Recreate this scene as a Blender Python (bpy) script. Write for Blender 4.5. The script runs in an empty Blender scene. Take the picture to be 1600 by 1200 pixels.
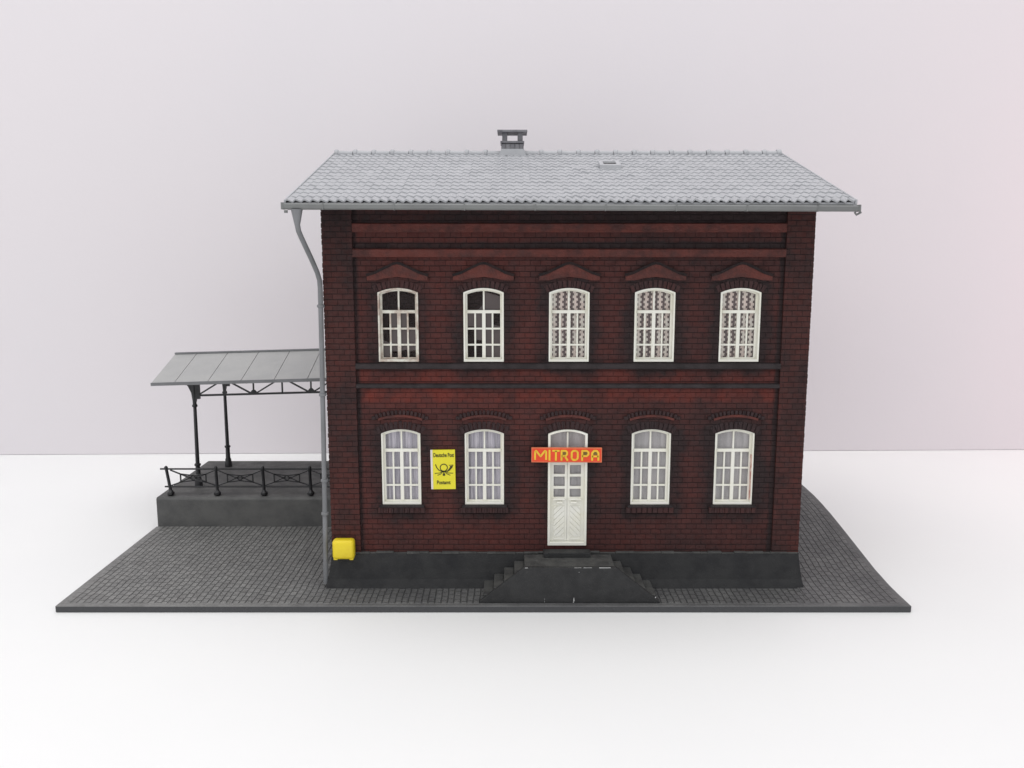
import bpy, bmesh, math, random
from mathutils import Vector, Matrix
from mathutils.geometry import tessellate_polygon
random.seed(7)
S = 0.01                      # all numbers below are centimetres of the real model; one unit = 1 m
sc = bpy.context.scene
col = sc.collection

# ---------------------------------------------------------------- camera, world, lamps, exposure
cam = bpy.data.cameras.new("camera")
cam.sensor_width = 36.0
cam.lens = 1350 / 1600 * 36.0
cam.clip_start = 0.005
cam.clip_end = 50
co = bpy.data.objects.new("camera", cam)
col.objects.link(co)
co.location = (0, -24.6 * S, 10.2 * S)
co.rotation_euler = (math.radians(90 - 9.0), 0, 0)
sc.camera = co

w = bpy.data.worlds.new("World")
sc.world = w
w.use_nodes = True
bg = w.node_tree.nodes["Background"]
bg.inputs[0].default_value = (0.965, 0.985, 1.0, 1)
bg.inputs[1].default_value = 0.80

def lamp(name, loc, target, size, power, color):
    l = bpy.data.lights.new(name, 'AREA')
    l.shape = 'RECTANGLE'
    l.size, l.size_y = size[0] * S, size[1] * S
    l.energy = power
    l.color = color
    o = bpy.data.objects.new(name, l)
    col.objects.link(o)
    o.location = Vector(loc) * S
    d = Vector(target) - Vector(loc)
    o.rotation_euler = d.to_track_quat('-Z', 'Y').to_euler()
    return o
lamp("ceiling_softbox", (-3, -4, 75), (2, 6, 0), (90, 70), 3.15, (1.0, 0.985, 0.975))
lamp("front_softbox", (-45, -55, 50), (0, 0, 5), (50, 40), 0.85, (1.0, 0.97, 0.95))

lamp("added_pink_glow", (42, 6, 12), (34, 17.5, 10), (10, 14), 0.09, (1.0, 0.42, 0.45))  # unseen light, added to tint the right of the backdrop pink

sc.view_settings.view_transform = 'Standard'
sc.view_settings.look = 'None'
sc.view_settings.exposure = 0.0
sc.view_settings.gamma = 1.0
sc.view_settings.use_curve_mapping = False
sc.render.engine = 'CYCLES'

# ---------------------------------------------------------------- materials
class NT:
    def __init__(s, name):
        s.m = bpy.data.materials.new(name)
        s.m.use_nodes = True
        s.t = s.m.node_tree
        s.b = s.t.nodes["Principled BSDF"]
        s.out = s.t.nodes["Material Output"]
    def n(s, typ, **kw):
        nd = s.t.nodes.new(typ)
        for k, v in kw.items():
            setattr(nd, k, v)
        return nd
    def l(s, a, b):
        s.t.links.new(a, b)
    def setin(s, nd, i, v):
        if hasattr(v, 'is_output') or isinstance(v, bpy.types.NodeSocket):
            s.l(v, nd.inputs[i])
        else:
            nd.inputs[i].default_value = v
    def math(s, op, a, b=0.0, c=None):
        nd = s.n('ShaderNodeMath', operation=op)
        s.setin(nd, 0, a); s.setin(nd, 1, b)
        if c is not None: s.setin(nd, 2, c)
        return nd.outputs[0]
    def coord(s):                       # object coordinates in cm
        tc = s.n('ShaderNodeTexCoord')
        vm = s.n('ShaderNodeVectorMath', operation='SCALE')
        s.l(tc.outputs['Object'], vm.inputs[0])
        vm.inputs[3].default_value = 1 / S
        return vm.outputs[0]
    def xyz(s, v):
        nd = s.n('ShaderNodeSeparateXYZ'); s.l(v, nd.inputs[0])
        return nd.outputs
    def comb(s, x, y, z=0.0):
        nd = s.n('ShaderNodeCombineXYZ')
        s.setin(nd, 0, x); s.setin(nd, 1, y); s.setin(nd, 2, z)
        return nd.outputs[0]
    def noise(s, v, scale, detail=3, rough=0.55):
        nd = s.n('ShaderNodeTexNoise')
        s.l(v, nd.inputs['Vector'])
        nd.inputs['Scale'].default_value = scale
        nd.inputs['Detail'].default_value = detail
        nd.inputs['Roughness'].default_value = rough
        return nd.outputs[0]
    def ramp(s, f, a, b, lo=0.0, hi=1.0, smooth=True):
        nd = s.n('ShaderNodeMapRange')
        if smooth: nd.interpolation_type = 'SMOOTHSTEP'
        s.setin(nd, 0, f)
        for i, x in zip((1, 2, 3, 4), (a, b, lo, hi)): nd.inputs[i].default_value = x
        return nd.outputs[0]
    def mix(s, f, a, b, mode='MIX'):
        nd = s.n('ShaderNodeMix', data_type='RGBA', blend_type=mode)
        s.setin(nd, 0, f)
        for i, x in ((6, a), (7, b)):
            if isinstance(x, (tuple, list)): nd.inputs[i].default_value = (*x, 1)
            else: s.l(x, nd.inputs[i])
        return nd.outputs[2]
    def bump(s, h, dist, strength=1.0):
        nd = s.n('ShaderNodeBump')
        nd.inputs['Distance'].default_value = dist * S
        nd.inputs['Strength'].default_value = strength
        s.l(h, nd.inputs['Height'])
        s.l(nd.outputs[0], s.b.inputs['Normal'])
    def fin(s, color, rough=0.5, spec=0.5):
        s.setin(s.b, 'Base Color', (*color, 1) if isinstance(color, tuple) else color)
        s.setin(s.b, 'Roughness', rough)
        s.b.inputs['Specular IOR Level'].default_value = spec
        return s.m

def plastic(name, c, c2=None, rough=0.5, spec=0.4, scale=3.0, grain=0.006, fine=25):
    t = NT(name)
    v = t.coord()
    c2 = c2 or tuple(x * 0.8 for x in c)
    f = t.ramp(t.noise(v, scale, 4, 0.6), 0.35, 0.68)
    cc = t.mix(f, c, c2)
    t.bump(t.noise(v, fine, 3), grain)
    r = t.ramp(t.noise(v, scale * 2.3, 3), 0.3, 0.7, rough - 0.07, rough + 0.1)
    return t.fin(cc, r, spec)

def brick(name, red1, red2, dark=(0.018, 0.012, 0.013), halo=False, pil=False, grime=0.35, bw=0.30, rh=0.158):
    t = NT(name)
    v = t.coord()
    x, y, z = t.xyz(v)
    nz = t.noise(v, 3.0, 2)
    wob = t.math('MULTIPLY', t.math('SUBTRACT', nz, 0.5), 0.035)
    u = t.math('ADD', t.math('ADD', x, y), wob)
    zz = t.math('ADD', z, t.math('MULTIPLY', wob, 0.6))
    bt = t.n('ShaderNodeTexBrick')
    t.l(t.comb(u, zz), bt.inputs['Vector'])
    bt.offset = 0.5
    for k, val in (('Scale', 1.0), ('Mortar Size', 0.010), ('Mortar Smooth', 0.8), ('Bias', 0.0),
                   ('Brick Width', bw), ('Row Height', rh)):
        bt.inputs[k].default_value = val
    bt.inputs['Color1'].default_value = (*red1, 1)
    bt.inputs['Color2'].default_value = (*red2, 1)
    bt.inputs['Mortar'].default_value = (*[0.3 * a + 0.7 * b for a, b in zip(dark, red2)], 1)
    c = bt.outputs['Color']
    row = t.ramp(t.math('ABSOLUTE', t.math('SUBTRACT', t.math('FRACT', t.math('ADD', t.math('DIVIDE', zz, rh), 0.5)), 0.5)), 0.03, 0.13, 0.5, 0.0)
    c = t.mix(row, c, dark)
    # sloping courses: every course leans out a little at its foot
    fr = t.math('FRACT', t.math('DIVIDE', zz, rh))
    h = t.math('SUBTRACT', t.math('MULTIPLY', t.math('SUBTRACT', 1.0, bt.outputs['Fac']), 1.0), t.math('MULTIPLY', fr, 0.35))
    h = t.math('ADD', h, t.math('MULTIPLY', t.noise(v, 14, 3), 0.5))
    t.bump(h, 0.022)
    # airbrushed black weathering, and painted shade on the frieze
    g = t.math('MULTIPLY', t.ramp(t.noise(v, 0.55, 4, 0.6), 0.38, 0.66), grime)
    g = t.math('ADD', g, t.math('MULTIPLY', t.ramp(t.noise(v, 5.0, 4, 0.7), 0.45, 0.75), 0.28))
    if pil:
        g = t.math('ADD', g, t.math('MULTIPLY', t.ramp(z, 4.0, 9.0, 0.0, 0.35), t.ramp(x, -7.5, -5.0, 0.6, 1.0)))
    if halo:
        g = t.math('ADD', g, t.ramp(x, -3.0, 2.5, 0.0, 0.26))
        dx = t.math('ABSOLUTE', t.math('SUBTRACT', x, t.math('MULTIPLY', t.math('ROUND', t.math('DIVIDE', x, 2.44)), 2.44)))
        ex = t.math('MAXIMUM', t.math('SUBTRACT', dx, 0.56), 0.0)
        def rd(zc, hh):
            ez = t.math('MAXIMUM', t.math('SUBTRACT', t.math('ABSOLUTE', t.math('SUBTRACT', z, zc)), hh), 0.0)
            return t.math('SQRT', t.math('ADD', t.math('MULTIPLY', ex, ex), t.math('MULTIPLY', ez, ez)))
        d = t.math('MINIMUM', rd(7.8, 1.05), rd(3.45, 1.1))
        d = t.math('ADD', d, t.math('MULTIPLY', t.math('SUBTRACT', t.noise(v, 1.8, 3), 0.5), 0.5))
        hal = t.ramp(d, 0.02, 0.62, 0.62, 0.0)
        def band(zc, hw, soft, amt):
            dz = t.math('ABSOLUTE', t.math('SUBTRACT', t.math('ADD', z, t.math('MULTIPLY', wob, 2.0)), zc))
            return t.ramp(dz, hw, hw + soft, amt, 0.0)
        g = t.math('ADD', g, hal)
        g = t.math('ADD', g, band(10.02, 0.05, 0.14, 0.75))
        g = t.math('ADD', g, band(10.80, 0.14, 0.2, 0.6))  # frieze: ledge grime, with the eave's shade also put into the colour
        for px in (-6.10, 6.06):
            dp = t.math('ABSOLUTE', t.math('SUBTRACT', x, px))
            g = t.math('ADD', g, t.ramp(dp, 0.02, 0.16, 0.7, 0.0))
        # drybrushed brighter red under the string courses
        br = t.math('MAXIMUM', band(5.78, 0.1, 0.22, 0.8), band(6.34, 0.12, 0.15, 0.6))
        br = t.math('MULTIPLY', br, t.ramp(t.noise(v, 0.9, 3), 0.35, 0.6))
        c = t.mix(br, c, (0.17, 0.030, 0.020))
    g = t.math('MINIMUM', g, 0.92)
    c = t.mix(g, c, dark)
    return t.fin(c, t.ramp(t.noise(v, 6, 3), 0.3, 0.7, 0.55, 0.8), 0.25)

M = {}
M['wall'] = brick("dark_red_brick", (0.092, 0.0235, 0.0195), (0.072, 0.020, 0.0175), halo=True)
M['pilaster'] = brick("pilaster_brick", (0.085, 0.022, 0.018), (0.064, 0.019, 0.016), grime=0.6, pil=True)
M['redband'] = plastic("bright_red_band", (0.118, 0.030, 0.023), (0.058, 0.020, 0.018), 0.6, 0.3, 2.0, 0.03, 9)
M['shadowwash'] = plastic("black_wash_shade_line", (0.026, 0.014, 0.014), (0.015, 0.011, 0.012), 0.65, 0.2, 3.0, 0.012)  # black wash, with the shading line over the pediments put into its colour
M['darkband'] = brick("blackened_brick", (0.062, 0.024, 0.023), (0.046, 0.021, 0.021), dark=(0.024, 0.018, 0.020), grime=0.45, bw=0.16, rh=5.0)
M['string'] = plastic("string_course_grey", (0.034, 0.026, 0.028), (0.018, 0.014, 0.015), 0.6, 0.3, 2.0, 0.012)
M['plinth'] = plastic("plinth_dark_render", (0.033, 0.033, 0.034), (0.022, 0.022, 0.024), 0.65, 0.3, 1.6, 0.012, 18)
M['concrete'] = plastic("platform_concrete", (0.125, 0.124, 0.121), (0.090, 0.090, 0.090), 0.6, 0.3, 1.2, 0.012, 18)
M['steps'] = plastic("step_grey", (0.086, 0.086, 0.083), (0.050, 0.050, 0.050), 0.65, 0.3, 2.0, 0.012)
M['cheek'] = plastic("parapet_dark", (0.034, 0.034, 0.035), (0.025, 0.025, 0.026), 0.6, 0.3, 2.2, 0.012)
M['chip'] = plastic("chipped_white", (0.6, 0.6, 0.6), None, 0.5)
M['iron'] = plastic("black_iron", (0.020, 0.020, 0.023), (0.014, 0.014, 0.016), 0.4, 0.5)
M['roof'] = plastic("grey_roof_tile", (0.44, 0.445, 0.465), (0.40, 0.405, 0.425), 0.42, 0.5, 1.5, 0.01)
M['gutter'] = plastic("grey_gutter", (0.185, 0.19, 0.188), (0.155, 0.158, 0.158), 0.42, 0.5, 1.0, 0.006)
M['pipe'] = plastic("grey_downpipe", (0.20, 0.203, 0.215), (0.165, 0.168, 0.175), 0.4, 0.5, 1.0, 0.006)
M['canopy'] = plastic("canopy_sheet", (0.39, 0.39, 0.385), (0.36, 0.36, 0.36), 0.45, 0.5, 0.8, 0.004)
M['cap'] = plastic("chimney_grey", (0.22, 0.215, 0.23), (0.13, 0.125, 0.14), 0.5, 0.4)
M['white'] = plastic("cream_white_plastic", (0.84, 0.83, 0.765), (0.80, 0.785, 0.68), 0.4, 0.5, 1.4, 0.004)
M['stained'] = plastic("stained_white_plastic", (0.77, 0.76, 0.68), (0.40, 0.29, 0.24), 0.5, 0.4, 2.6, 0.006)
M['redstain'] = plastic("red_paint_smear", (0.50, 0.20, 0.16), (0.75, 0.62, 0.52), 0.5, 0.4, 5.0, 0.006)
M['yellow'] = plastic("mailbox_yellow", (0.84, 0.66, 0.02), (0.80, 0.60, 0.02), 0.4, 0.5, 1.5, 0.006)
M['signy'] = plastic("sign_yellow", (0.78, 0.70, 0.03), (0.74, 0.66, 0.03), 0.45, 0.4, 3, 0.001)
M['signw'] = plastic("sign_paper_edge", (0.75, 0.70, 0.68), (0.68, 0.62, 0.60), 0.5)
M['ink'] = plastic("sign_ink", (0.030, 0.028, 0.008), (0.05, 0.05, 0.01), 0.5)
M['signo'] = plastic("sign_orange_red", (0.80, 0.072, 0.022), (0.74, 0.06, 0.02), 0.45, 0.4, 3, 0.001)
M['signborder'] = plastic("sign_pale_orange", (0.80, 0.22, 0.10), None, 0.5)
M['letter'] = plastic("letter_yellow", (0.84, 0.55, 0.04), (0.80, 0.50, 0.04), 0.5)
M['letterdk'] = plastic("letter_fill_brown", (0.20, 0.13, 0.02), None, 0.5)

def cobble():
    t = NT("grey_cobble_paving")
    v = t.coord(); x, y, z = t.xyz(v)
    wob = t.math('MULTIPLY', t.math('SUBTRACT', t.noise(v, 1.3, 3), 0.5), 0.09)
    wob2 = t.math('MULTIPLY', t.math('SUBTRACT', t.noise(v, 4.0, 2), 0.5), 0.08)
    bt = t.n('ShaderNodeTexBrick')
    xw = t.math('ADD', x, wob)
    wn = t.n('ShaderNodeTexWhiteNoise', noise_dimensions='1D')
    t.l(t.math('FLOOR', t.math('DIVIDE', xw, 0.185)), wn.inputs['W'])
    t.l(t.comb(t.math('ADD', t.math('ADD', y, wob2), t.math('MULTIPLY', wn.outputs[0], 0.3)), xw), bt.inputs['Vector'])
    bt.offset = 0.0
    for k, val in (('Scale', 1.0), ('Mortar Size', 0.024), ('Mortar Smooth', 1.0), ('Bias', 0.0), ('Brick Width', 0.30), ('Row Height', 0.185)):
        bt.inputs[k].default_value = val
    bt.inputs['Color1'].default_value = (0.235, 0.233, 0.226, 1)
    bt.inputs['Color2'].default_value = (0.185, 0.184, 0.180, 1)
    bt.inputs['Mortar'].default_value = (0.130, 0.130, 0.128, 1)
    # plain border round the outer edge
    e = t.math('MINIMUM', t.math('ADD', y, 1.5), t.math('MINIMUM', t.math('ADD', x, 12.9), t.math('SUBTRACT', 11.28, x)))
    bm_ = t.ramp(e, 0.14, 0.26)
    c = t.mix(bm_, (0.205, 0.203, 0.199), bt.outputs['Color'])
    c = t.mix(t.ramp(t.noise(v, 2.6, 5, 0.75), 0.42, 0.68, 0.0, 0.45), c, (0.105, 0.100, 0.098))
    c = t.mix(t.ramp(t.noise(v, 6.0, 3, 0.7), 0.55, 0.75, 0.0, 0.35), c, (0.30, 0.295, 0.285))
    # darker towards the right-hand side, with blotches
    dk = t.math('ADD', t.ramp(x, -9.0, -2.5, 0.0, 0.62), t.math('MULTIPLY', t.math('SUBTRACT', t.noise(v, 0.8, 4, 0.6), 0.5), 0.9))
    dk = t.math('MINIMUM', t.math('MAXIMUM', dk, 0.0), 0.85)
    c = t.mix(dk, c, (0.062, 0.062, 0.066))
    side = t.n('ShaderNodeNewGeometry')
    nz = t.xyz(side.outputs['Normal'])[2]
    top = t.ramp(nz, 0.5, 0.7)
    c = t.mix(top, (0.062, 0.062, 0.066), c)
    h = t.math('MULTIPLY', t.math('MULTIPLY', t.math('SUBTRACT', 1.0, bt.outputs['Fac']), bm_), top)
    h = t.math('ADD', h, t.math('MULTIPLY', t.noise(v, 9, 3), 0.7))
    t.bump(h, 0.042)
    return t.fin(c, 0.55, 0.35)
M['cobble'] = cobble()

def white_surface(name, c, c2, scale):
    t = NT(name); v = t.coord()
    f = t.ramp(t.noise(v, scale, 4, 0.5), 0.3, 0.7)
    t.bump(t.noise(v, 4, 4), 0.004)
    return t.fin(t.mix(f, c, c2), 0.6, 0.25)
M['table'] = white_surface("white_card", (0.87, 0.87, 0.865), (0.85, 0.85, 0.85), 0.08)
M['backdrop'] = white_surface("pale_backdrop_card", (0.745, 0.705, 0.73), (0.725, 0.695, 0.725), 0.04)

def curtain_plain(name, a, b, scale):
    t = NT(name); v = t.coord(); x, y, z = t.xyz(v)
    n1 = t.noise(t.comb(t.math('MULTIPLY', x, scale), t.math('MULTIPLY', z, 0.35)), 1.0, 3, 0.6)
    c = t.mix(t.ramp(n1, 0.35, 0.65), a, b)
    t.bump(n1, 0.03)
    return t.fin(c, 0.7, 0.2)
M['curtain1'] = curtain_plain("lilac_net_curtain", (0.70, 0.66, 0.74), (0.33, 0.31, 0.38), 11)
M['curtain2'] = curtain_plain("grey_net_curtain", (0.56, 0.53, 0.55), (0.38, 0.36, 0.37), 4)

def curtain_check():
    t = NT("brown_and_white_check_curtain"); v = t.coord(); x, y, z = t.xyz(v)
    wob = t.math('MULTIPLY', t.math('SUBTRACT', t.noise(v, 2.5, 2), 0.5), 0.05)
    xx = t.math('ADD', x, wob)
    sq = t.math('GREATER_THAN', t.math('FRACT', t.math('DIVIDE', z, 0.145)), 0.5)          # row parity
    f = t.math('FRACT', t.math('DIVIDE', t.math('ADD', xx, 10.0), 0.20))
    d = t.math('ABSOLUTE', t.math('ADD', t.math('SUBTRACT', f, 0.56), t.math('MULTIPLY', sq, 0.20)))
    k = t.math('LESS_THAN', d, 0.25)
    k = t.math('MULTIPLY', k, t.ramp(t.noise(v, 9, 2), 0.28, 0.40, 0.55, 1.0))
    base = t.mix(t.ramp(t.noise(v, 2.2, 2), 0.4, 0.6), (0.86, 0.80, 0.73), (0.80, 0.66, 0.60))
    return t.fin(t.mix(k, base, (0.070, 0.026, 0.028)), 0.65, 0.2)
M['check'] = curtain_check()

def glassy(name, tint, a, rough=0.15):
    t = NT(name)
    tr = t.n('ShaderNodeBsdfTransparent')
    mx = t.n('ShaderNodeMixShader')
    mx.inputs[0].default_value = a
    t.fin(tint, rough, 0.5)
    t.l(tr.outputs[0], mx.inputs[1]); t.l(t.b.outputs[0], mx.inputs[2])
    t.l(mx.outputs[0], t.out.inputs[0])
    return t.m
M['glass'] = glassy("clear_glazing_film", (0.5, 0.5, 0.5), 0.10)
M['clear'] = glassy("interior_lift_veil", (0.45, 0.36, 0.36), 0.035, 0.3)  # faint haze colour, added to lift the black behind the torn film
M['film'] = glassy("smoky_glazing_film", (0.115, 0.092, 0.092), 0.75, 0.35)

# ---------------------------------------------------------------- mesh helpers (cm in, metres out)
class MB:
    def __init__(s):
        s.bm = bmesh.new(); s.mi = 0
    def _f(s, vs):
        try:
            f = s.bm.faces.new(vs); f.material_index = s.mi; return f
        except ValueError:
            return None
    def v(s, p):
        return s.bm.verts.new(Vector(p) * S)
    def box(s, x0, x1, y0, y1, z0, z1):
        a = [s.v((x, y, z)) for x in (x0, x1) for y in (y0, y1) for z in (z0, z1)]
        for q in ((0, 1, 3, 2), (4, 6, 7, 5), (0, 4, 5, 1), (2, 3, 7, 6), (0, 2, 6, 4), (1, 5, 7, 3)):
            s._f([a[i] for i in q])
        return s
    def prism(s, loops, a, b, axis='y'):
        """loops of 2D points (outer, holes...) extruded between a and b along axis (y: points are x,z; x: points are y,z)"""
        mk = (lambda p, t: (p[0], t, p[1])) if axis == 'y' else ((lambda p, t: (t, p[0], p[1])) if axis == 'x' else (lambda p, t: (p[0], p[1], t)))
        A = [[s.v(mk(p, a)) for p in L] for L in loops]
        B = [[s.v(mk(p, b)) for p in L] for L in loops]
        fa = [v for L in A for v in L]; fb = [v for L in B for v in L]
        for t3 in tessellate_polygon([[Vector((p[0], p[1], 0)) for p in L] for L in loops]):
            s._f([fa[i] for i in t3]); s._f([fb[i] for i in reversed(t3)])
        for LA, LB in zip(A, B):
            n = len(LA)
            for i in range(n):
                s._f([LA[i], LA[(i + 1) % n], LB[(i + 1) % n], LB[i]])
        return s
    def tube(s, pts, r, n=10, cap=True):
        pts = [Vector(p) for p in pts]
        rr = r if isinstance(r, (list, tuple)) else [r] * len(pts)
        rings = []
        up = None
        for i, p in enumerate(pts):
            d = (pts[min(i + 1, len(pts) - 1)] - pts[max(i - 1, 0)]).normalized()
            if up is None:
                up = Vector((0, 1, 0)) if abs(d.y) < 0.9 else Vector((1, 0, 0))
            a = d.cross(up).normalized(); b = d.cross(a).normalized(); up = -b if (-b).dot(up) > 0 else b
            rings.append([s.v(p + (a * math.cos(2 * math.pi * k / n) + b * math.sin(2 * math.pi * k / n)) * rr[i]) for k in range(n)])
        for i in range(len(rings) - 1):
            for k in range(n):
                s._f([rings[i][k], rings[i][(k + 1) % n], rings[i + 1][(k + 1) % n], rings[i + 1][k]])
        if cap:
            s._f(rings[0][::-1]); s._f(rings[-1])
        return s
    def bar(s, a, b, w, d):
        """rectangular bar from a to b in the xz plane, width w, depth d (y)"""
        a = Vector(a); b = Vector(b); t = (b - a).normalized()
        n = Vector((-t.z, 0, t.x)) * w / 2
        pts = [a + n, a - n, b - n, b + n]
        return s.prism([[(p.x, p.z) for p in pts]], a.y - d / 2, a.y + d / 2)
    def build(s, name, mats, parent=None, loc=None, bevel=0.0, seg=2, smooth=False, tag=None):
        bmesh.ops.recalc_face_normals(s.bm, faces=s.bm.faces)
        if bevel:
            bmesh.ops.remove_doubles(s.bm, verts=s.bm.verts, dist=1e-6)
            ed = [e for e in s.bm.edges if e.is_manifold and e.calc_face_angle(0) > 0.5]
            bmesh.ops.bevel(s.bm, geom=ed, offset=bevel * S, segments=seg, profile=0.5, affect='EDGES')
        me = bpy.data.meshes.new(name)
        s.bm.to_mesh(me); s.bm.free()
        for m in (mats if isinstance(mats, (list, tuple)) else [mats]): me.materials.append(m)
        if smooth:
            for p in me.polygons: p.use_smooth = True
        o = bpy.data.objects.new(name, me); col.objects.link(o)
        if parent: o.parent = parent
        if loc: o.location = Vector(loc) * S
        return o

def thing(name, label, cat, loc=(0, 0, 0)):
    o = bpy.data.objects.new(name, None); col.objects.link(o)
    o.empty_display_size = 0.01
    o.location = Vector(loc) * S
    o['label'] = label; o['category'] = cat
    return o

def smooth_by_angle(o, ang=40):
    me = o.data
    for p in me.polygons: p.use_smooth = True
    me.set_sharp_from_angle(angle=math.radians(ang))

# ---------------------------------------------------------------- setting: white card and backdrop
b = MB(); b.box(-120, 120, -70, 19, -0.4, 0)
o = b.build('tabletop', M['table']); o['kind'] = 'structure'
b = MB(); b.box(-120, 120, 0, 0.5, -1, 85)
o = b.build('backdrop', M['backdrop'], loc=(0, 17.8, 1.018)); o['kind'] = 'structure'
o.rotation_euler = (0, 0, math.radians(1.2))

# ---------------------------------------------------------------- cobbled base with the ramp on the right
ZT = 0.2
b = MB()
b.box(-12.9, 8.45, -1.5, 5.55, 0, ZT)
prof = [(-1.5, 0), (-1.5, .2), (-0.7, .21), (-.1, .23), (1.0, .33), (2.4, .54), (3.6, .72), (4.8, .89), (5.8, 1.0), (6.6, 1.06), (7.6, 1.09), (11.0, 1.10), (11.0, 0)]
b.prism([prof], 8.45, 11.28, 'x')
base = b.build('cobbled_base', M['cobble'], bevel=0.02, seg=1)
base['label'] = 'wide flat grey cobbled base plate under the brick building, ramped at right'
base['category'] = 'base plate'

b = MB(); b.prism([[(5.55, 0), (5.55, 1.20), (5.60, 1.27), (11.0, 1.27), (11.0, 0)]], -12.85, 8.45, 'x')
pf = b.build('raised_platform', M['concrete'], bevel=0.025, seg=2)
pf['label'] = 'raised grey platform slab carrying the canopy and the iron railing'
pf['category'] = 'platform'

# ---------------------------------------------------------------- station building
BX, BZ = 1.63, 0.2
bld = thing('station_building', 'two-storey dark red brick model building with grey tiled roof and white windows', 'building', (BX, 0, BZ))
# everything below in building coordinates: x from the door axis, z above the paving
PIT = 2.44
X0, X1 = -6.96, 6.86           # outer corners
XI0, XI1 = -6.12, 6.08         # pilaster inner edges
ZB, ZW = 1.03, 11.30           # brick foot, wall top
DEPTH = 10.9
WW, RISE = 1.16, 0.125
def arch(w, z0, z1, rise, n=10, cx=0.0):
    """closed loop, flat foot, segmental head"""
    zs = z1 - rise
    R = (w * w / 4 + rise * rise) / (2 * rise); cz = z1 - R
    a0 = math.asin(w / 2 / R)
    top = [(cx + R * math.sin(a), cz + R * math.cos(a)) for a in [a0 - 2 * a0 * i / n for i in range(n + 1)]]
    return [(cx - w / 2, z0), (cx + w / 2, z0)] + top
UP = (6.74, 8.86); LO = (2.48, 4.76); DR = (1.24, 4.76)
RH = 0.158
def zig(x, sgn, amp=0.02):
    pts = []; z = ZB; i = 0
    while z < ZW - 0.01:
        z2 = min(z + RH, ZW)
        a = amp * (0.4 + random.random() * 0.8)
        pts += [(x + sgn * 0.0, z + 0.012), (x + sgn * a, z + 0.03), (x + sgn * a, z2 - 0.02)]
        z = z2
    return pts
holes = []
for k in range(-2, 3):
    holes.append(arch(WW, *UP, RISE, cx=k * PIT))
    holes.append(arch(WW, *(DR if k == 0 else LO), RISE, cx=k * PIT))
b = MB()
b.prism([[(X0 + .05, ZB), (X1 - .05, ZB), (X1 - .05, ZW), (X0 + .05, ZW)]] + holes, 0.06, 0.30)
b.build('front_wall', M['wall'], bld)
for (xa, xb, s0, s1) in ((X0, XI0, -1, 0), (XI1, X1, 0, 1)):
    right = zig(xb, 1, 0.012) if s1 else [(xb, ZB), (xb, ZW)]
    left = zig(xa, -1) if s0 else [(xa, ZB), (xa, ZW)]
    b = MB(); b.prism([right + left[::-1]], -0.03, 0.058)
    b.build('corner_pilaster', M['pilaster'], bld)
zr = 12.98
for xa, xb in ((X0 + .05, X0 + .25), (X1 - .25, X1 - .05)):
    b = MB(); b.prism([[(0.302, ZB), (DEPTH, ZB), (DEPTH, ZW), (5.45, zr - .15), (0.302, ZW)]], xa, xb, 'x')
    b.build('side_wall', M['pilaster'], bld)
b = MB(); b.box(X0 + .26, X1 - .26, DEPTH - .25, DEPTH - .02, ZB, ZW); b.build('rear_wall', M['pilaster'], bld)
b = MB(); b.box(X0 + .26, X1 - .26, 0.31, DEPTH - .26, 5.6, 5.7); b.build('upper_floor', M['plinth'], bld)

# plinth, splayed, with an uneven cement line on its head
b = MB()
b.prism([[(-0.045, ZB), (-0.06, 0.85), (-0.09, 0.55), (-0.14, 0.25), (-0.24, 0.0), (DEPTH, 0.0), (DEPTH, ZB)]], X0 - 0.02, X1 + 0.02, 'x')
pl = b.build('plinth', M['plinth'], bld)
for v in pl.data.vertices:      # splay the ends outwards towards the foot
    v.co.x += (0.15 if v.co.x > 0 else -0.17) * S * (1 - v.co.z / (ZB * S)) ** 1.3 if v.co.z < ZB * S * .999 else 0
b = MB()
x = X0
while x < X1 - 0.05:
    w_ = 0.15 + random.random() * 0.45
    x2 = min(x + w_, X1)
    b.box(x, x2 - 0.003, -0.045 - random.random() * 0.02, 0.05, ZB - 0.01 - random.random() * 0.02, ZB + random.random() * 0.045)
    x = x2
b.build('cement_line', M['steps'], bld, bevel=0.01, seg=1)

# horizontal bands
def band(name, z0, z1, y, m, ch=0.02):
    b = MB(); b.prism([[(0.059, z0), (y + ch, z0), (y, z0 + ch), (y, z1 - ch), (y + ch, z1), (0.059, z1 + .015)]], XI0 + .002, XI1 - .002, 'x')
    return b.build(name, m, bld)
band('cornice_band', 10.41, 10.66, -0.02, M['redband'])
band('cornice_band', 9.72, 9.95, -0.05, M['redband'])
band('string_course', 6.54, 6.70, -0.06, M['string'])
band('string_course', 5.98, 6.10, -0.04, M['string'])

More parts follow.
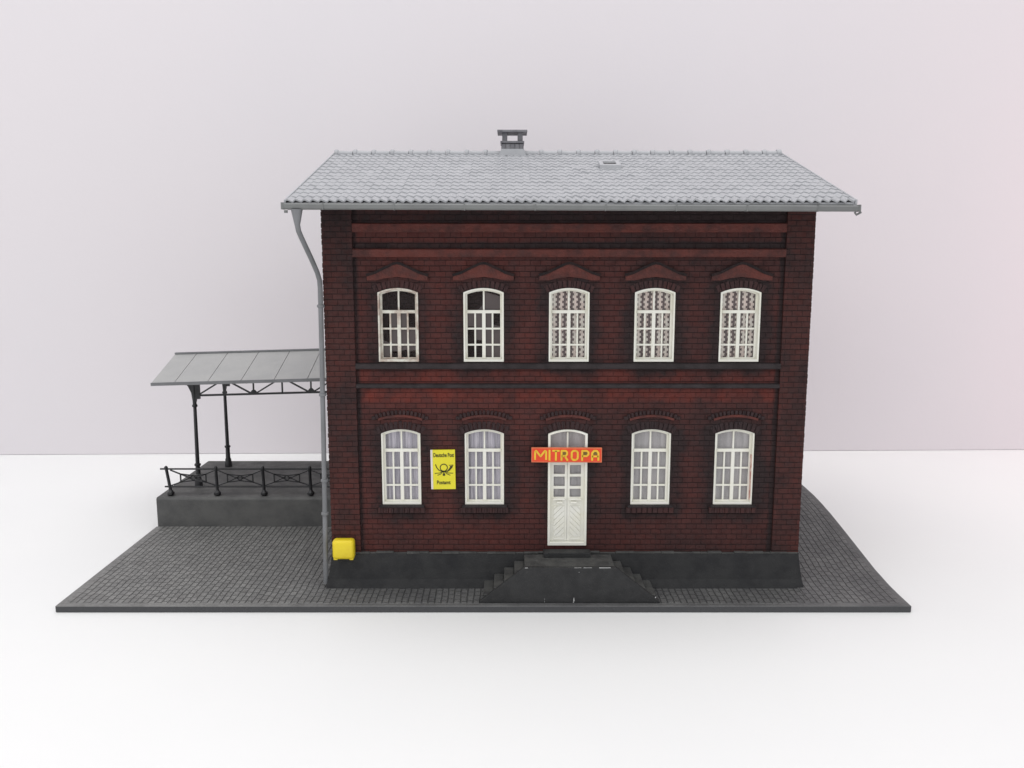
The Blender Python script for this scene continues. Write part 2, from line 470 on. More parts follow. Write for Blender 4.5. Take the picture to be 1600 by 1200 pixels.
# window dressings
def arc_pts(w, zt, rise, n):
    R = (w * w / 4 + rise * rise) / (2 * rise); cz = zt - R
    a0 = math.asin(min(1, w / 2 / R))
    return R, cz, a0
def voussoirs(cx, ztop, h):
    b = MB(); R, cz, a0 = arc_pts(WW, ztop, RISE, 0)
    n = 11; a0 *= 1.12
    for i in range(n):
        a = -a0 + 2 * a0 * i / n + 0.010; c = -a0 + 2 * a0 * (i + 1) / n - 0.010
        hh = h * (0.92 + 0.12 * random.random())
        q = [(R + 0.01, a), (R + 0.01, c), (R + hh, c), (R + hh, a)]
        b.prism([[(cx + r * math.sin(t), cz + r * math.cos(t)) for r, t in q]], 0.036 + random.random() * 0.012, 0.059)
    b.build('window_arch', M['darkband'], bld)
def pediment(cx):
    b = MB()
    top = [(-.86, 9.18), (-.62, 9.25), (-.32, 9.40), (-.1, 9.50), (0, 9.52), (.1, 9.50), (.32, 9.40), (.62, 9.25), (.86, 9.18)]
    bot = [(.86, 9.07), (.60, 9.07), (.35, 9.13), (0, 9.17), (-.35, 9.13), (-.60, 9.07), (-.86, 9.07)]
    b.prism([[(cx + x_, z_) for x_, z_ in (bot[::-1] + top[::-1])]], 0.0, 0.059)
    p = b.build('pediment', M['redband'], bld)
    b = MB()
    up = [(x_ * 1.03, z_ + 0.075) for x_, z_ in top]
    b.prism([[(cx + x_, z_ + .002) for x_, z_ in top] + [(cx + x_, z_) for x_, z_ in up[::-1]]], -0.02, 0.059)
    b.build('shade_line', M['shadowwash'], p)  # dark strip standing for the shading line above the pediment
def hood(cx):
    b = MB()
    R, cz, a0 = arc_pts(1.5, 5.33, 0.14, 0)
    n = 13
    for i in range(n):
        a = -a0 + 2 * a0 * i / n + .008; c = -a0 + 2 * a0 * (i + 1) / n - .008
        q = [(R - .13, a), (R - .13, c), (R, c), (R, a)]
        b.prism([[(cx + r * math.sin(t), cz + r * math.cos(t)) for r, t in q]], 0.0 + random.random() * 0.02, 0.059)
    for sx in (-1, 1): b.box(cx + sx * .76 - .06, cx + sx * .76 + .06, 0.0, .059, 5.05, 5.15)
    h = b.build('hood_mould', M['darkband'], bld, bevel=0.008, seg=1)
    b = MB(); R2 = R - .135
    b.prism([[(cx + R2 * math.sin(t), cz + R2 * math.cos(t)) for t in [(-a0 + 2 * a0 * i / 12) * .93 for i in range(13)]] +
             [(cx + (R2 - .07) * math.sin(t), cz + (R2 - .07) * math.cos(t)) for t in [(a0 - 2 * a0 * i / 12) * .93 for i in range(13)]]], 0.02, .059)
    b.build('brick_fillet', M['redband'], h)
def sill(cx):
    b = MB()
    for i in range(9):
        a = cx - .70 + i * .156
        b.box(a, a + .145, -0.02 - random.random() * .012, .058, 2.25, 2.42)
    s_ = b.build('window_sill', M['darkband'], bld, bevel=0.008, seg=1)
    b = MB(); b.prism([[(-.055, 2.43), (-.055, 2.455), (.059, 2.49), (.059, 2.43)]], cx - .66, cx + .66, 'x')
    b.build('sill_top', M['string'], s_)

# windows
def casing(z0, z1, m='white'):
    b = MB(); h = z1 - z0
    b.prism([arch(WW - .01, 0.005, h - .005, RISE), arch(WW - .105, 0.075, h - (.028 if h > 2.2 else .05), RISE * .9)], 0.075 if h > 2.2 else 0.03, 0.34)
    return b
def bars(h, fr):
    b = MB(); y0, y1 = 0.22, 0.27
    wi = WW - .10
    b.prism([arch(wi, 0.06, h - .04, RISE * .85), arch(wi - .12, 0.11, h - .10, RISE * .75)], y0, y1)
    zt = h * (1 - fr[0])
    b.box(-wi / 2 + .05, wi / 2 - .05, y0 - .03, y1 - .005, zt - .045, zt + .045)
    b.box(-.05, .05, y0 - .02, y1 - .003, 0.08, zt - .04)
    b.box(-.025, .025, y0 + .004, y1 - .007, zt + .04, h - .09)
    for sx in (-1, 1): b.box(sx * .25 - .025, sx * .25 + .025, y0 + .002, y1 - .006, 0.1, zt - .04)
    for f in fr[1:]:
        z = h * (1 - f)
        for sx in (-1, 1):
            b.box(min(sx * .04, sx * (wi / 2 - .06)), max(sx * .04, sx * (wi / 2 - .06)), y0 - .006, y1 - .009, z - .026, z + .026)
    return b
def curtain_mesh(h, amp, per, gap=0.0):
    b = MB(); n = 60; w_ = WW - .16
    for side in ((-w_ / 2, w_ / 2),):
        prev = None
        for i in range(n + 1):
            x_ = side[0] + (side[1] - side[0]) * i / n
            yy = 0.33 + amp * math.sin(x_ / per * 2 * math.pi) * (1 + .3 * math.sin(x_ * 9))
            a = b.v((x_, yy, 0.06)); c = b.v((x_, yy, h - .06))
            if prev: b._f([prev[0], a, c, prev[1]])
            prev = (a, c)
    return b
fr_up = (.325, .555, .775); fr_lo = (.29, .525, .755)
hU = UP[1] - UP[0]; hL = LO[1] - LO[0]
def copy_part(o, parent, loc=None):
    c = o.copy(); col.objects.link(c); c.parent = parent
    if loc: c.location = Vector(loc) * S
    return c
def window(cx, z0, h, fr, cmat, curt, cm='white', store={}):
    key = (h, cm)
    if key not in store:
        o = casing(0, h).build('window', M[cm], bld, (cx, 0, z0), bevel=0.006, seg=1)
        g = bars(h, fr).build('glazing_bars', M['stained' if cm == 'stained' else 'white'], o, bevel=0.005, seg=1)
        store[key] = (o, g)
    else:
        o0, g0 = store[key]
        o = copy_part(o0, bld, (cx, 0, z0)); g = copy_part(g0, o)
    if curt:
        b = MB(); b.prism([arch(WW - .14, .07, h - .07, RISE * .85)], 0.272, 0.278); b.build('pane', M['glass'], o)
        curtain_mesh(h, *curt).build('curtain', M[cmat], o, smooth=True)
    return o
for k in range(-2, 3):
    cx = k * PIT
    if k <= -1:
        wo = window(cx, UP[0], hU, fr_up, None, None, 'stained' if k == -2 else 'white')
        b = MB()
        if k == -2:     # torn pieces of glazing film left in the frame
            b.prism([[(-.27, .12), (-.27, .28), (-.22, .3), (.0, .27), (.16, .33), (.30, .28), (.48, .32), (.48, .98), (.27, 1.0), (.27, 1.42), (-.24, 1.42), (-.24, .5), (-.50, .62), (-.50, .12)]], .272, .276)
        else:
            R_ = [(-.50, 1.0), (-.26, 1.0), (-.26, .62), (-.05, .60), (-.05, .12), (.5, .12), (.5, 1.0), (.27, 1.05), (.27, 1.42), (.5, 1.42), (.5, 1.86), (.02, 2.0), (0, 1.72), (-.08, 1.56), (-.24, 1.44), (-.50, 1.42)]
            b.prism([R_], .272, .276)
        b.build('film_remnant', M['film'], wo)
        b = MB(); b.prism([arch(WW - .14, .07, hU - .07, RISE * .85)], 0.278, 0.282); b.build('pane', M['clear'], wo)  # added veil that lifts the dark interior where no glazing is left
    else:
        window(cx, UP[0], hU, fr_up, 'check', (0.012, 0.4))
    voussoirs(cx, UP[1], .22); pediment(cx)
    voussoirs(cx, LO[1], .24); hood(cx)
    if k:
        wo = window(cx, LO[0], hL, fr_lo, 'curtain1' if k < 0 else 'curtain2', (0.02, 0.17) if k < 0 else (0.012, 0.5))
        sill(cx)
        if k == 2:
            b = MB(); b.box(.515, .5265, .085, .215, .12, 1.5)
            b.build('paint_smear', M['redstain'], wo)

# dark interior lining behind the uncurtained windows comes from the closed box of walls

# door
h = DR[1] - DR[0]
b = MB(); b.prism([arch(WW - .01, .005, h - .005, RISE), arch(WW - .15, .10, h - .06, RISE * .85)], -0.005, 0.34)
door = b.build('door', M['white'], bld, (0, 0, DR[0]), bevel=0.008, seg=1)
def clip(poly, x0, x1, z0, z1):
    for ax, lim, s in ((0, x0, 1), (0, x1, -1), (1, z0, 1), (1, z1, -1)):
        out = []
        for i in range(len(poly)):
            p, q = poly[i], poly[(i + 1) % len(poly)]
            ip, iq = s * (p[ax] - lim) >= 0, s * (q[ax] - lim) >= 0
            if ip: out.append(p)
            if ip != iq:
                t = (lim - p[ax]) / (q[ax] - p[ax]); out.append((p[0] + t * (q[0] - p[0]), p[1] + t * (q[1] - p[1])))
        poly = out
        if not poly: return None
    return poly
dz = -(DR[0] + BZ)      # world z -> door z
for sx in (-1, 1):
    b = MB()
    xa, xb = (-.51, -.004) if sx < 0 else (.004, .51)
    ga, gb = (-.40, -.075) if sx < 0 else (.075, .40)
    lp = [[(xa, .11), (xb, .11), (xb, 2.62), (xa, 2.62)]]
    for za, zb in ((3.60, 3.87), (3.23, 3.52), (2.90, 3.15)):
        lp.append([(ga, za + dz), (gb, za + dz), (gb, zb + dz), (ga, zb + dz)])
    b.prism(lp, .12, .17)
    # chevron boards
    for i in range(-2, 9):
        c0 = .12 + i * .17
        q = [(0, c0), (.6, c0 - .6 * 1.0 * 1), (.6, c0 - .6 + .155), (0, c0 + .155)]
        if sx < 0: q = [(-x_, z_) for x_, z_ in q]
        q = clip(q, min(ga, gb), max(ga, gb), .24, 1.20)
        if q and len(q) > 2: b.prism([q], .098, .121)
    b.box(ga - .0, gb + .0, .075, .121, .17, .215)
    b.box(ga - .015, gb + .015, .04, .121, 2.82 + dz, 2.875 + dz)
    b.build('door_leaf', M['white'], door, bevel=0.006, seg=1)
    b = MB(); hx = -.22 if sx < 0 else .19
    b.box(hx - .09, hx + .09, .0, .119, 1.285, 1.345)
    b.build('door_handle', M['white'], door, bevel=0.02, seg=2)
b = MB(); b.box(-.51, .51, .08, .2, 2.64, 2.75); b.box(-.025, .025, .13, .18, 2.75, 3.42); b.build('transom', M['white'], door, bevel=.006, seg=1)
b = MB(); b.prism([arch(WW - .14, 1.4, h - .07, RISE * .85)], .182, .188); b.build('pane', M['glass'], door)
b = MB(); b.prism([arch(WW - .14, 1.4, h - .07, RISE * .85)], .25, .26); b.build('curtain', M['curtain2'], door)

# roof: pantiles as real relief
RX0, RX1 = -7.62, 7.46
YE, YR = -1.28, 5.45
ZE, ZRG = 11.19, 13.09
def tile_slope(front):
    b = MB(); rows = 15; cols = 67; per = (RX1 - RX0) / cols; sub = 6
    for r in range(rows):
        t0, t1 = r / rows, min((r + 1.25) / rows, 1.0)
        hs = [random.gauss(0, .007) for _ in range(cols + 1)]
        ts = [random.gauss(0, .014) for _ in range(cols + 1)]
        lo, hi, un = [], [], []
        for i in range(cols * sub + 1):
            x_ = RX0 + per * i / sub
            c = min(i // sub, cols - 1)
            ph = (i / sub) % 1.0
            am = 0.03 if r == 0 else 0.017
            wave = am * math.sin(2 * math.pi * ph) + am * .35 * math.sin(4 * math.pi * ph)
            def P(t, lift):
                y_ = YE + (YR - YE) * t
                z_ = ZE + (ZRG - ZE) * t + lift
                return (x_, y_ if front else 2 * YR - y_, z_)
            tt = t0 + ts[c] / 6.7
            lo.append(b.v(P(tt, 0.042 + wave + hs[c])))
            hi.append(b.v(P(t1, 0.010 + wave * .9)))
            un.append(b.v(P(tt + .001, -0.005 + wave)))
        for i in range(cols * sub):
            b._f([lo[i], lo[i + 1], hi[i + 1], hi[i]]); b._f([un[i], un[i + 1], lo[i + 1], lo[i]])
    return b
b = tile_slope(True); b2 = tile_slope(False)
tmp = bpy.data.meshes.new('t'); b2.bm.to_mesh(tmp); b2.bm.free(); b.bm.from_mesh(tmp); bpy.data.meshes.remove(tmp)
# underside sheet and barge edges
zt = 0.02
b.prism([[(YE + .05, ZE - .02), (YR, ZRG - .03), (2 * YR - YE - .05, ZE - .02), (2 * YR - YE - .05, ZE - .10), (YR, ZRG - .12), (YE + .05, ZE - .10)]], RX0, RX1, 'x')
for xa in (RX0 - .045, RX1 - .002):
    b.prism([[(YE, ZE + .05), (YR, ZRG + .06), (2 * YR - YE, ZE + .05), (2 * YR - YE, ZE - .10), (YR, ZRG - .12), (YE, ZE - .10)]], xa, xa + .047, 'x')
me_ = b
roof = b.build('roof', M['roof'], bld)
smooth_by_angle(roof, 35)
b = MB(); n = 24; L = (RX1 - RX0 - .02) / n
for i in range(n):
    xa = RX0 + .01 + i * L
    def half(x_, r): return (x_, YR, ZRG + .01), r
    b.tube([(xa, YR, ZRG + .02), (xa + L * .96, YR, ZRG + .02)], [.115, .095], 16)
    b.tube([(xa, YR, ZRG + .025), (xa + .03, YR, ZRG + .03), (xa + .1, YR, ZRG + .03), (xa + .13, YR, ZRG + .025)], [.115, .14, .14, .11], 16)
b.tube([(RX1 - .16, YR, ZRG + .03), (RX1 - .01, YR, ZRG + .03)], .14, 16)
rt = b.build('ridge_tiles', M['roof'], roof); smooth_by_angle(rt)
# chimney on the ridge
CX, CY = -1.62, 5.62
b = MB(); Z = ZRG
b.prism([[(-.36, Z - .25), (.36, Z - .25), (.36, Z + .34), (-.36, Z + .34)]], CY - .36, CY + .36)
b2 = b
for i in range(5): b.box(-.37 + i * .155, -.37 + i * .155 + .13, CY - .385, CY - .359, Z + .14, Z + .33)
b.box(-.40, .40, CY - .42, CY + .42, Z + .35, Z + .42)
for xa in (-.34, .18):
    for ya in (CY - .34, CY + .18): b.box(xa, xa + .17, ya, ya + .17, Z + .42, Z + .70)
b.box(-.50, .50, CY - .52, CY + .52, Z + .70, Z + .77)
ch = b.build('chimney', M['cap'], roof, (CX, 0, 0), bevel=.008, seg=1)
b = MB(); b.prism([[(-.47, Z - .05), (.47, Z - .05), (.36, Z + .16), (-.36, Z + .16)]], CY - .42, CY - .37); b.build('chimney_flashing', M['roof'], roof, (CX, 0, 0))
# roof hatch
def on_roof(y_, lift): return ZE + (ZRG - ZE) * (y_ - YE) / (YR - YE) + lift
b = MB(); ya, yb = 2.9, 3.6
hx0, hx1 = 1.10, 1.76
for (xa, xb, y0_, y1_) in ((hx0, hx1, ya, ya + .13), (hx0, hx1, yb - .12, yb), (hx0, hx0 + .13, ya + .13, yb - .12), (hx1 - .13, hx1, ya + .13, yb - .12)):
    b.prism([[(y0_, on_roof(y0_, 0)), (y1_, on_roof(y1_, 0)), (y1_, on_roof(y1_, .15)), (y0_, on_roof(y0_, .15))]], xa, xb, 'x')
hatch = b.build('roof_hatch', M['roof'], roof, bevel=.008, seg=1)
b = MB(); b.prism([[(ya + .1, on_roof(ya + .1, .06)), (yb - .1, on_roof(yb - .1, .06)), (yb - .1, on_roof(yb - .1, .09)), (ya + .1, on_roof(ya + .1, .09))]], hx0 + .1, hx1 - .1, 'x')
b.build('hatch_pane', M['string'], hatch)

# gutter, slightly tilted like the real one
def gz(x_): return 11.09 - 0.004 * (x_ + 7)
b = MB()
gp = [(-1.30, .06), (-1.42, .05), (-1.46, .02), (-1.46, -.07), (-1.43, -.105), (-1.24, -.105), (-1.24, -.08), (-1.42, -.075), (-1.43, .015), (-1.30, .03)]
A = [b.v((RX0 - .06, y_, gz(RX0) + z_)) for y_, z_ in gp]; B = [b.v((RX1 + .05, y_, gz(RX1) + z_)) for y_, z_ in gp]
for i in range(len(gp)): b._f([A[i], A[(i + 1) % len(gp)], B[(i + 1) % len(gp)], B[i]])
b._f(A); b._f(B)
for i in range(8):
    xx_ = RX0 + 1.0 + i * 1.86
    b.box(xx_, xx_ + .035, -1.472, -1.24, gz(xx_) - .115, gz(xx_) + .055)
for xe in (RX0 - .08, RX1 + .03):
    b.box(xe, xe + .05, -1.47, -1.24, gz(xe) - .11, gz(xe) + .07)
b.tube([(RX0 + .03, -1.4, gz(RX0) - .13), (RX0 + .03, -1.4, gz(RX0) - .2)], .05)
b.tube([(RX1 - .05, -1.38, gz(RX1) - .12), (RX1 - .0, -1.38, gz(RX1) - .19), (RX1 + .12, -1.38, gz(RX1) - .12)], .03)
gut = b.build('gutter', M['gutter'], bld)
b = MB(); b.box(RX0 + .04, RX1 - .04, -1.236, -1.20, 10.98, 11.12); b.build('fascia', M['gutter'], bld)
# downpipe
b = MB()
px = RX0 + .30
def P(x_, y_, z_): return (x_ - BX, y_, z_ - BZ)
path = [(-5.68, -1.36, 11.19), (-5.68, -1.36, 10.78), (-5.66, -1.33, 10.62), (-5.62, -1.22, 10.45), (-5.50, -.62, 9.85), (-5.435, -.30, 9.50), (-5.42, -.12, 9.28), (-5.42, -.07, 9.05), (-5.43, -.06, 8.0), (-5.46, -.05, 6.0), (-5.50, -.05, 3.0), (-5.55, -.08, .3)]
b.tube([P(*p) for p in path], [.16, .075, .07, .07, .07, .07, .07, .07, .07, .07, .072, .075], 14)
dp = b.build('downpipe', M['pipe'], bld); smooth_by_angle(dp)
for zc_, xc_ in ((8.55, -5.425), (6.0, -5.46), (3.45, -5.49), (2.45, -5.51)):
    b = MB(); b.tube([P(xc_, -.05, zc_ - .05), P(xc_, -.05, zc_ - .03), P(xc_, -.05, zc_ + .03), P(xc_, -.05, zc_ + .05)], [.075, .11, .11, .075], 14)
    c_ = b.build('pipe_collar', M['pipe'], dp); smooth_by_angle(c_)

# ---------------------------------------------------------------- entrance steps
st = thing('entrance_steps', 'dark grey double-sided stair with a trapezoid front wall below the door', 'steps', (1.64, -0.7, ZT))
yf, yb_ = -0.62, 0.60            # local y
b = MB(); b.box(-1.28, 1.28, yf + .13, yb_ - .03, 0, 1.02); b.build('landing', M['steps'], st, bevel=.015, seg=1)
for sx in (-1, 1):
    for i in range(4):
        a, c = 1.28 + i * .295, 1.28 + (i + 1) * .295
        xa, xb = (sx * c, sx * a) if sx < 0 else (a, c)
        b = MB(); b.box(xa + (.001), xb - .001, yf + .13, yb_ - .02, 0.004, 1.02 - .2 * (i + 1))
        b.build('step', M['steps'], st, bevel=.02, seg=1)
b = MB()
b.prism([[(-2.58, .004), (2.58, .004), (2.56, .05), (1.30, 1.06), (-1.30, 1.06), (-2.56, .05)]], yf, yf + .13)
ck = b.build('parapet', M['cheek'], st, bevel=.015, seg=1)
b = MB()
for (xa, xb, z0, z1) in ((-1.28, -1.19, 1.045, 1.062), (.12, .32, 1.052, 1.062), (.38, .62, 1.052, 1.064), (.82, 1.15, 1.048, 1.066), (.25, .265, .91, .95), (.10, .135, .06, .17), (.09, .12, .02, .07), (-.72, -.71, .03, .14), (2.42, 2.45, .16, .20)):
    q = []
    b.prism([[(xa, z0), (xb, z0 + .004), (xb - .01, z1), ((xa + xb) / 2, z1 - .004), (xa + .01, z1)]], yf - .003, yf + .006)
b.build('paint_chip', M['chip'], ck)
b = MB(); b.box(-.72, .66, .28, .62, 1.021, 1.17)
b.build('doorstep', M['cheek'], st, bevel=.02, seg=2)

# ---------------------------------------------------------------- platform canopy
cn = thing('platform_canopy', 'low-pitched grey sheet roof on slim black iron posts beside the building', 'canopy', (-12, 8.6, 1.27))
def C(x_, y_, z_): return (x_ + 12, y_ - 8.6, z_ - 1.27)
tl = math.tan(math.radians(1.6))
XC0, XC1 = -13.02, -5.42
def zt_(x_): return tl * (x_ + 12.5)
b = MB()
for sgn in (-1, 1):
    yv, yr_ = 8.6 + sgn * 2.4, 8.6
    for i in range(7):
        xa = XC0 + (0 if i == 0 else .85 + (i - 1) * 1.2); xb = min(XC0 + .85 + i * 1.2, XC1) - .022
        if xa >= XC1: continue
        vs = []
        for (x_, y_) in ((xa, yv), (xb, yv), (xb, yr_), (xa, yr_)):
            zz_ = (5.37 if y_ == yv else 6.14) + zt_(x_)
            vs.append((x_, y_, zz_))
        top = [b.v(C(*p)) for p in vs]; bot = [b.v(C(p[0], p[1], p[2] - .05)) for p in vs]
        b._f(top); b._f(bot[::-1])
        for j in range(4): b._f([top[j], top[(j + 1) % 4], bot[(j + 1) % 4], bot[j]])
cr = b.build('canopy_roof', M['canopy'], cn)
def slab(name, y0, y1, za, zb, m, par):
    b = MB(); v = [b.v(C(x_, y_, z_ + zt_(x_))) for x_ in (XC0, XC1) for y_ in (y0, y1) for z_ in (za, zb)]
    for q in ((0, 1, 3, 2), (4, 6, 7, 5), (0, 4, 5, 1), (2, 3, 7, 6), (0, 2, 6, 4), (1, 5, 7, 3)): b._f([v[i] for i in q])
    return b.build(name, m, par)
slab('eaves_trim', 6.14, 6.198, 5.27, 5.385, M['pipe'], cr)
slab('eaves_trim', 11.002, 11.06, 5.27, 5.385, M['pipe'], cr)
slab('ridge_cap', 8.52, 8.68, 6.13, 6.19, M['pipe'], cr)
b = MB()      # dark seams seen between the sheets
for sgn in (-1, 1):
    for i in range(6):
        xs = XC0 + .85 + i * 1.2 - .012
        if xs < XC1: 
            q = [(xs - .03, 8.6 + sgn * 2.39, 5.33 + zt_(xs)), (xs + .03, 8.6 + sgn * 2.39, 5.33 + zt_(xs)), (xs + .03, 8.6, 6.10 + zt_(xs)), (xs - .03, 8.6, 6.10 + zt_(xs))]
            t_ = [b.v(C(p[0], p[1], p[2] + .012)) for p in q]; u_ = [b.v(C(p[0], p[1], p[2] - .03)) for p in q]
            b._f(t_); b._f(u_[::-1])
            for j in range(4): b._f([t_[j], t_[(j + 1) % 4], u_[(j + 1) % 4], u_[j]])
b.build('sheet_seam', M['gutter'], cr)
# posts
def post(xb, xt, y_, ztop):
    b = MB()
    b.tube([C(xb, y_, 1.27), C(xb, y_, 1.45), C(xb, y_, 1.5), C(xb, y_, 1.58), C(xb, y_, 1.62), C(xb, y_, 2.05), C(xb, y_, 2.08), C(xb, y_, 2.13), C(xb, y_, 2.16),
            C(xt, y_, 4.30), C(xt, y_, 4.33), C(xt, y_, 4.38), C(xt, y_, 4.42), C(xt, y_, 4.7), C(xt, y_, ztop)],
           [.15, .15, .12, .12, .095, .085, .12, .12, .075, .062, .10, .10, .07, .075, .075], 12)
    p = b.build('canopy_post', M['iron'], cn); smooth_by_angle(p)
    return p
p1 = post(-11.85, -11.83, 7.1, 5.6); p2 = post(-11.70, -11.70, 10.1, 5.6)
for par, y_ in ((p1, 7.1), (p2, 10.1)):
    x_ = -11.83 if y_ < 8 else -11.70
    b = MB()
    b.prism([[(C(x_ - d, 0, 0)[0], C(0, 0, z_)[2]) for d, z_ in ((.05, 4.5), (.09, 4.85), (.2, 5.1), (.36, 5.26), (.36, 5.32), (-.22, 5.32), (-.22, 4.62), (-.09, 4.62), (-.07, 4.5))]], y_ - 8.6 - .05, y_ - 8.6 + .05)
    b.build('post_bracket', M['iron'], par)
def truss(y_):
    b = MB()
    xa, xb = -11.85, -5.42
    zl, zu = 4.74, 5.30
    def Q(x_, z_): return Vector(C(x_, y_, z_ + (x_ + 12) * tl))
    b.bar(Q(xa, zl), Q(xb, zl), .07, .07); b.bar(Q(xa, zu), Q(xb, zu), .07, .07)
    n = 6; L_ = 1.07
    x_ = xa + .1
    for i in range(n):
        p = x_ + i * L_
        if p + L_ > xb: break
        a, c = (zl, zu) if i % 2 == 0 else (zu, zl)
        b.bar(Q(p + .05, a), Q(p + L_ - .05, c), .055, .05)
        b.bar(Q(p + L_, zl), Q(p + L_, zu), .055, .045)
        if i % 2 == 1: b.prism([[(q.x, q.z) for q in (Q(p + L_ - .16, zl + .02), Q(p + L_ + .16, zl + .02), Q(p + L_ + .05, zl + .15), Q(p + L_ - .05, zl + .15))]], y_ - 8.6 - .03, y_ - 8.6 + .03)
    b.build('truss', M['iron'], cn)
truss(7.1); truss(10.1)
b = MB()
for x_ in (-11.8, -9.6, -7.4, -5.6):
    b.prism([[(6.25 - 8.6, 5.31 - 1.27 + zt_(x_)), (0, 6.07 - 1.27 + zt_(x_)), (10.95 - 8.6, 5.31 - 1.27 + zt_(x_)), (10.95 - 8.6, 5.25 - 1.27 + zt_(x_)), (6.25 - 8.6, 5.25 - 1.27 + zt_(x_))],
             [(6.9 - 8.6, 5.32 - 1.27 + zt_(x_)), (10.3 - 8.6, 5.32 - 1.27 + zt_(x_)), (0, 5.85 - 1.27 + zt_(x_))]], x_ + 12 - .03, x_ + 12 + .03, 'x')
b.build('rafter', M['iron'], cn)

# ---------------------------------------------------------------- platform railing
rl = thing('platform_railing', 'low black iron railing with crossed lattice panels on the platform edge', 'railing', (-9.2, 5.85, 1.27))
xs = [-12.42 + 1.70 * i for i in range(5)]
for i, x_ in enumerate(xs):
    lean = -.12 if i == 0 else -.02
    X = x_ + 9.2
    b = MB()
    b.tube([(X, 0, 0), (X, 0, .05), (X, 0, .12), (X, 0, .17), (X + lean * .2, 0, .22)], [.08, .13, .13, .08, .055], 12)
    b.tube([(X, 0, .18), (X + lean * .9, 0, .96), (X + lean, 0, 1.0), (X + lean, 0, 1.05), (X + lean, 0, 1.10)], [.058, .055, .07, .07, .03], 10)
    o = b.build('railing_post', M['iron'], rl); smooth_by_angle(o)
for z_, xa in ((.99, -12.75), (.33, -12.62)):
    b = MB(); b.tube([(xa + 9.2, 0, z_), (-5.42 + 9.2, 0, z_)], .032, 8); b.build('rail', M['iron'], rl)
for i in range(4):
    xa, xb = xs[i] + 9.2 + .03, xs[i + 1] + 9.2 - .03
    W_ = xb - xa
    b = MB()
    f = lambda u, z_: Vector((xa + W_ * u, 0, z_))
    w2, d2 = .042, .045
    for (p, q) in (((0, .95), (.22, .80)), ((.22, .80), (.78, .80)), ((.78, .80), (1, .95)), ((0, .37), (.22, .50)), ((.22, .50), (.78, .50)), ((.78, .50), (1, .37)),
                   ((.22, .50), (.22, .80)), ((.78, .50), (.78, .80)), ((.22, .80), (.42, .66)), ((.42, .66), (.22, .50)), ((.78, .80), (.58, .66)), ((.58, .66), (.78, .50)),
                   ((.42, .66), (.5, .75)), ((.5, .75), (.58, .66)), ((.42, .66), (.5, .57)), ((.5, .57), (.58, .66)), ((.42, .66), (.58, .66))):
        if p[1] == q[1] and p[0] == .22:
            m_ = .74 if p[1] > .6 else .56
            b.bar(f(*p), f(.5, m_), w2, d2); b.bar(f(.5, m_), f(*q), w2, d2)
        else: b.bar(f(*p), f(*q), w2, d2)
    b.build('lattice_panel', M['iron'], rl)

# ---------------------------------------------------------------- mailbox
b = MB(); b.box(-.32, .32, -.20, .145, 0.03, .62)
mbx = b.build('mailbox', M['yellow'], None, (-4.95, -.20, 1.11), bevel=.10, seg=4)
smooth_by_angle(mbx, 60)
mbx['label'] = 'small plain yellow rounded box fixed low on the left brick corner'; mbx['category'] = 'mailbox'
b = MB(); b.box(-.29, -.17, -.16, .13, .01, .08); b.box(.17, .29, -.16, .13, .01, .08); b.build('foot', M['yellow'], mbx, bevel=.02, seg=2)

# ---------------------------------------------------------------- signs
def text_mesh(body, width, height, cx, cz, y0, th, bold=0.0):
    cu = bpy.data.curves.new('txt', 'FONT'); cu.body = body; cu.size = 1.0; cu.extrude = 0.5; cu.offset = bold
    ob = bpy.data.objects.new('txt', cu); col.objects.link(ob)
    bpy.context.view_layer.update()
    me = bpy.data.meshes.new_from_object(ob.evaluated_get(bpy.context.evaluated_depsgraph_get()))
    bpy.data.objects.remove(ob); bpy.data.curves.remove(cu)
    xs_ = [v.co.x for v in me.vertices]; ys_ = [v.co.y for v in me.vertices]
    for v in me.vertices:
        x_ = (v.co.x - (min(xs_) + max(xs_)) / 2) / (max(xs_) - min(xs_)) * width + cx
        z_ = (v.co.y - min(ys_)) / (max(ys_) - min(ys_)) * height + cz
        v.co = Vector((x_, y0 - th * (v.co.z + .5), z_)) * S
    return me
sg = thing('post_sign', 'upright yellow enamel sign with black post horn between two ground-floor windows', 'sign', (-2.015, 0.0, 3.77))
sg.rotation_euler = (0, math.radians(-.6), 0)
b = MB(); b.box(-.30, .355, -.02, .045, -.59, .59); b.build('sign_plate', M['signy'], sg)
b = MB(); b.box(-.362, -.302, -.016, .045, -.59, .59); b.build('white_margin', M['signw'], sg)
def adopt(me, name, m, par):
    me.materials.clear(); me.materials.append(m)
    o = bpy.data.objects.new(name, me); col.objects.link(o); o.parent = par; return o
adopt(text_mesh('Deutsche Post', .60, .125, .025, .375, -.021, .005, .022), 'sign_text', M['ink'], sg)
adopt(text_mesh('Postamt', .40, .115, .01, -.44, -.021, .005, .022), 'sign_text', M['ink'], sg)
b = MB(); y_ = -.0235; d_ = .005
def stroke(b, pts, w_, y_=y_, d_=d_):
    for p, q in zip(pts[:-1], pts[1:]): b.bar((p[0], y_, p[1]), (q[0], y_, q[1]), w_, d_)
cx0, cz0 = .02, .06
ring = [(cx0 + .105 * math.cos(2 * math.pi * i / 24), cz0 + .105 * math.sin(2 * math.pi * i / 24)) for i in range(25)]
stroke(b, ring, .026)
stroke(b, [(-.22, .16), (-.19, .07), (-.13, -.01), (-.05, -.05), (.02, -.06), (.10, -.04)], .026)
b.prism([[(.10, -.05), (.17, .02), (.21, .09), (.30, .135), (.27, .06), (.20, -.02), (.12, -.075)]], y_ - .0025, y_ + .0025)
stroke(b, [(.17, .13), (.30, .14)], .014); stroke(b, [(.20, .10), (.26, .11)], .014)
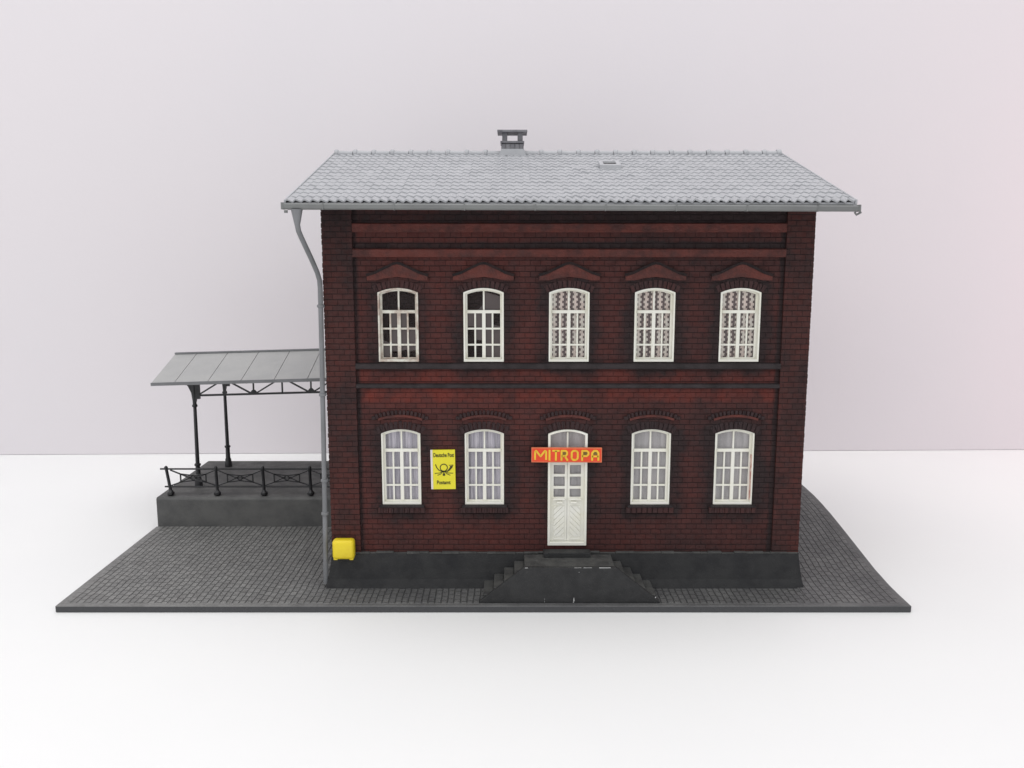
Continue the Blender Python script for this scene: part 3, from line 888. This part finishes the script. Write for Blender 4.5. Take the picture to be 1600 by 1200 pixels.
for sx in (-1, 1):
    stroke(b, [(cx0 + sx * .03, -.05), (cx0 + sx * .12, -.10), (cx0 + sx * .27, -.11)], .018)
    stroke(b, [(cx0 + sx * .03, -.06), (cx0 + sx * .09, -.13), (cx0 + sx * .19, -.17)], .018)
b.box(cx0 - .035, cx0 + .035, y_ - .0025, y_ + .0025, -.185, -.12); stroke(b, [(cx0, -.05), (cx0, -.15)], .03)
b.build('post_horn_emblem', M['ink'], sg)

mt = thing('door_sign', 'narrow orange-red sign board with yellow capitals across the white door', 'sign', (1.59, -.12, 4.235))
mt.rotation_euler = (0, math.radians(.15), 0)
b = MB(); b.box(-1.025, 1.025, 0, .07, -.225, .215); b.build('sign_board', M['signborder'], mt, bevel=.006, seg=1)
b = MB(); b.box(-1.0, 1.0, -.004, .0, -.20, .19); b.build('sign_face', M['signo'], mt)
b = MB(); y2, dd = -.010, .010
def ST(pts, w_=.054):
    stroke(b, pts, w_, y2, dd)
    for p in pts[1:-1]:
        b.prism([[(p[0] + w_ / 2 * math.cos(a * math.pi / 4), p[1] + w_ / 2 * math.sin(a * math.pi / 4)) for a in range(8)]], y2 - dd / 2 - .0006, y2 + dd / 2)
t_, l_ = .125, -.145
ST([(-.92, l_), (-.92, t_ - .03), (-.89, t_), (-.76, -.04), (-.63, t_), (-.60, t_ - .03), (-.60, l_)])
ST([(-.50, t_ + .03), (-.50, l_ - .02)])
ST([(-.42, t_), (-.21, t_)]); ST([(-.315, t_), (-.315, l_ - .02)])
ST([(-.15, l_ - .02), (-.15, t_), (-.03, t_), (.01, .08), (.01, .02), (-.03, -.03), (-.15, -.03)]); ST([(-.06, -.03), (.03, l_ - .02)])
ST([(.145, l_ + .05), (.145, t_ - .05), (.19, t_), (.275, t_)]); ST([(.275, t_), (.32, t_ - .05), (.32, l_ + .05), (.275, l_)]); ST([(.275, l_), (.19, l_), (.145, l_ + .05)])
ST([(.45, l_ - .02), (.45, t_), (.58, t_), (.63, .08), (.63, .02), (.58, -.03), (.45, -.03)])
ST([(.74, l_ - .02), (.74, .06), (.79, t_), (.87, t_), (.92, .06), (.92, l_ - .02)], .058); ST([(.74, -.04), (.92, -.04)], .05)
b.build('sign_letters', M['letter'], mt)
b = MB()
for xa, xb in ((-.12, -.02), (.48, .60), (.77, .89)): b.box(xa, xb, -.0068, -.0041, .0, .09)
b.build('letter_counters', M['letterdk'], mt)
